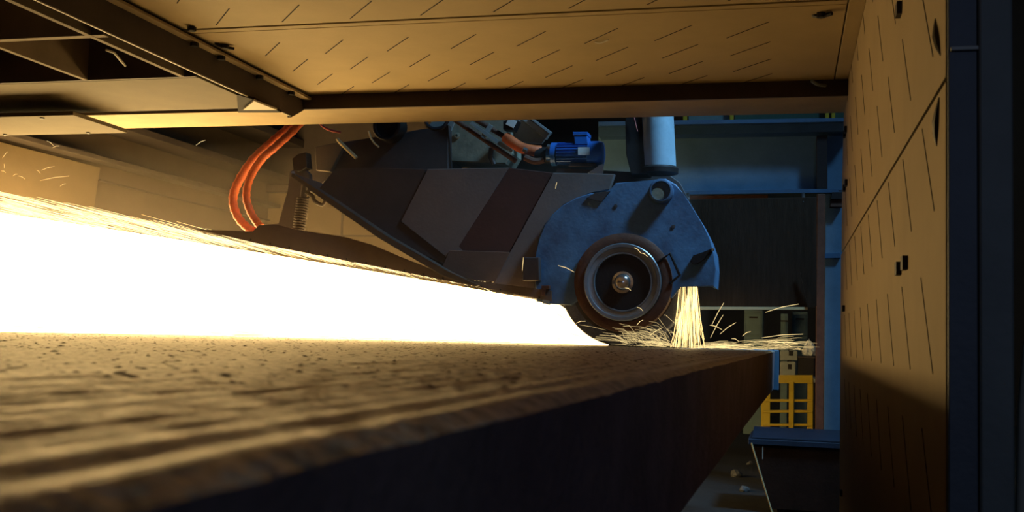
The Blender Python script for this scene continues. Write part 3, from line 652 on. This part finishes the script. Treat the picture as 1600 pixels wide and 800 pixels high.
def streaks(name, gen, m, parent=None):
    V, F = [], []
    for pts, r in gen: add_streak(V, F, pts, r)
    me = bpy.data.meshes.new(name); me.from_pydata([tuple(v) for v in V], [], F); return obj(name, me, m, parent)
O = Vector((-.98, 6.125, ZC - H))
def fan():
    for i in range(620):                               # strands on the upper skin of the fan, flying out from the contact point
        Xs = -1.35 - 4.0 * jr.random() ** .8
        f = 1.01 - .16 * min(1, max(0, (-1.4 - Xs) / 3)) * jr.random() ** .7
        if Xs < -4.0 and jr.random() < .12: f += jr.random() * .03
        z = -H + (jtop(Xs) + H) * f; t = (-1.02 - Xs) / 4.45; y = jcy(t) + jr.uniform(-1, 1) * (.04 + .27 * t)
        p = Vector((Xs, y, z + ZC)); d = (p - O).normalized(); d.z += jr.gauss(0, .005); L = jr.uniform(.12, .6) * (.4 + t)
        L = min(L, (p.x + 5.52) / max(1e-3, -d.x)) if p.x > -5.5 else .02
        yield (p, p + d * L * .5 + Vector((0, 0, .004)), p + d * L), jr.uniform(.0007, .0016)
def fan_front():
    for i in range(1100):                               # strands along the near side and foot of the fan
        Xs = -1.1 - 4.2 * jr.random(); t = (-1.02 - Xs) / 4.45; hgt = jtop(Xs) + H
        y = jcy(t) - (.04 + .27 * t) - jr.random() ** 2 * .12 * t; f = jr.random() ** 2.2 * .9
        if Xs > -1.5: f = jr.random() * .8; 
        z = -H + .004 + hgt * f
        if Xs > -1.3: z = min(z, max(-H + .006, wc.z - ZC - math.sqrt(max(wrad ** 2 - (wc.x - Xs) ** 2, 0)) - .01))
        p = Vector((Xs, y, z + ZC)); d = (p - O).normalized(); d.z = d.z + jr.gauss(0, .01); L = jr.uniform(.06, .35) * (.4 + t); q = p + d * L; q.x = max(q.x, -5.55); q.z = max(q.z, ZC - H + .003 if q.x > -3.2 else ZC - .3)
        yield (p, (p + q) / 2, q), jr.uniform(.0009, .002)
streaks('upper_strands', fan(), E_spark, sj)
streaks('front_strands', fan_front(), E_spark, sj)
# curtain of sparks dropping out of the guard
fs_ = thing('falling_sparks', 'thin curtain of golden sparks dropping from the guard onto the slab', 'sparks', G(6.12, 1080, 541), None, 'stuff')
zs0, zs1 = G(6.1, 1075, 446)[2], ZC - H
def fall():
    for i in range(190):
        u = jr.random(); x = G(6.1, 1063 + 27 * u, 446)[0]; y = 6.1 + jr.uniform(-.09, .09)
        a = zs0 - (zs0 - zs1) * (jr.random() * .9 if jr.random() < .6 else .01 * jr.random()); L = jr.uniform(.08, .3); b = max(zs1 + .003, a - L)
        sx = (u - .5) * .07 + jr.gauss(0, .014); f0, f1 = (zs0 - a) / (zs0 - zs1), (zs0 - b) / (zs0 - zs1)
        yield (Vector((x + sx * f0 ** 1.5, y, a)), Vector((x + sx * ((f0 + f1) / 2) ** 1.5, y, (a + b) / 2)), Vector((x + sx * f1 ** 1.5, y, b))), jr.uniform(.0005, .0011)
def left_heap():
    for i in range(120):
        x = G(6.1, jr.uniform(985, 1060), 500)[0]; u = (x - G(6.1, 985, 500)[0]) / .26; h = .03 + .20 * max(0, u) ** 2 * jr.random()
        z = zs1 + .004 + h * jr.random(); a = jr.uniform(.1, 1.3); L = jr.uniform(.03, .12); y = 6.1 + jr.uniform(-.25, .1)
        p = Vector((x, y, z)); q = p + Vector((-math.cos(a) * L, 0, math.sin(a) * L * .8)); q2 = p + Vector((-math.cos(a) * L * 1.9, 0, math.sin(a) * L * .9)); q2.z = max(q2.z, zs1 + .003)
        yield (p, q, q2), jr.uniform(.0004, .0009)
def bounce():
    for i in range(170):
        a = abs(jr.gauss(0, .10)); L = jr.uniform(.03, .22); r0_ = jr.random() ** 1.6 * .55; s = 1 if jr.random() < .8 else -1
        p = Vector((G(6.1, 1085, 540)[0] + s * r0_, 6.1 + jr.uniform(-.3, .2), zs1 + .003 + r0_ * math.tan(a) * .6 + jr.random() ** 3 * .03)); q = p + Vector((s * L * math.cos(a), 0, L * math.sin(a) * .6))
        yield (p, (p + q) / 2 + Vector((0, 0, .003)), q), jr.uniform(.0004, .0009)
streaks('drops', fall(), E_drop, fs_); streaks('bounces', bounce(), E_fine, fs_); streaks('splashes', left_heap(), E_fine, fs_)
def singles(Y, segs):
    for a, b in segs:
        p, q = Vector(G(Y, *a)), Vector(G(Y, *b)); yield (p, (p + q) / 2 + Vector((0, 0, .006)), q), .0017
sg = [((1128, 515), (1109, 508)), ((1112, 508), (1131, 473)), ((1110, 528), (1130, 492)), ((1125, 522), (1150, 504)), ((1196, 488), (1248, 475)), ((1190, 528), (1255, 522)), ((1160, 525), (1173, 518)), ((1210, 533), (1237, 542)),
      ((1143, 529), (1154, 533)), ((1200, 536), (1260, 538)), ((872, 415), (897, 425)), ((816, 423), (818, 402)), ((868, 295), (870, 285)), ((995, 480), (1005, 486)), ((977, 450), (986, 454)), ((1000, 395), (1012, 401)), ((991, 387), (1001, 395)),
      ((1005, 500), (995, 508)), ((1015, 525), (1035, 512)), ((900, 505), (915, 502))]
lo = thing('loose_sparks', 'single stray sparks flying around the hub and over the slab end', 'sparks', G(5.85, 1150, 535), None, 'stuff')
streaks('streak', singles(5.82, sg), E_fine, lo)
sg2 = [((4, 247), (12, 237)), ((6, 256), (7, 263)), ((2, 267), (9, 270)), ((20, 275), (27, 272)), ((29, 275), (39, 280)), ((65, 266), (85, 260)), ((57, 266), (63, 271)), ((63, 282), (108, 275)), ((94, 291), (103, 287)), ((73, 220), (84, 228)), ((82, 231), (93, 228)), ((99, 317), (117, 321)), ((0, 210), (8, 213)), ((306, 227), (321, 219))]
l2 = thing('chamber_sparks', 'single stray sparks in front of the pale left wall panel', 'sparks', G(6.6, 60, 270), None, 'stuff')
streaks('streak', singles(6.6, sg2), E_fine, l2)

# ---------------------------------------------------------------- smoke hanging around the sparks
hz = bpy.data.materials.new('grinding_smoke'); hz.use_nodes = True; N = hz.node_tree.nodes; N.remove(N['Principled BSDF'])
v = N.new('ShaderNodeVolumePrincipled'); v.inputs['Color'].default_value = (.9, .75, .6, 1); v.inputs['Density'].default_value = .045; v.inputs['Anisotropy'].default_value = .3
hz.node_tree.links.new(v.outputs[0], N['Material Output'].inputs['Volume'])
hb = box('smoke_haze', (-5.5, -.55, 5.75, 8.2, -.03, 1.1), hz, None, 0); tag(hb, 'thin brownish grinding smoke hanging over the spark fan', 'smoke', None, 'stuff')
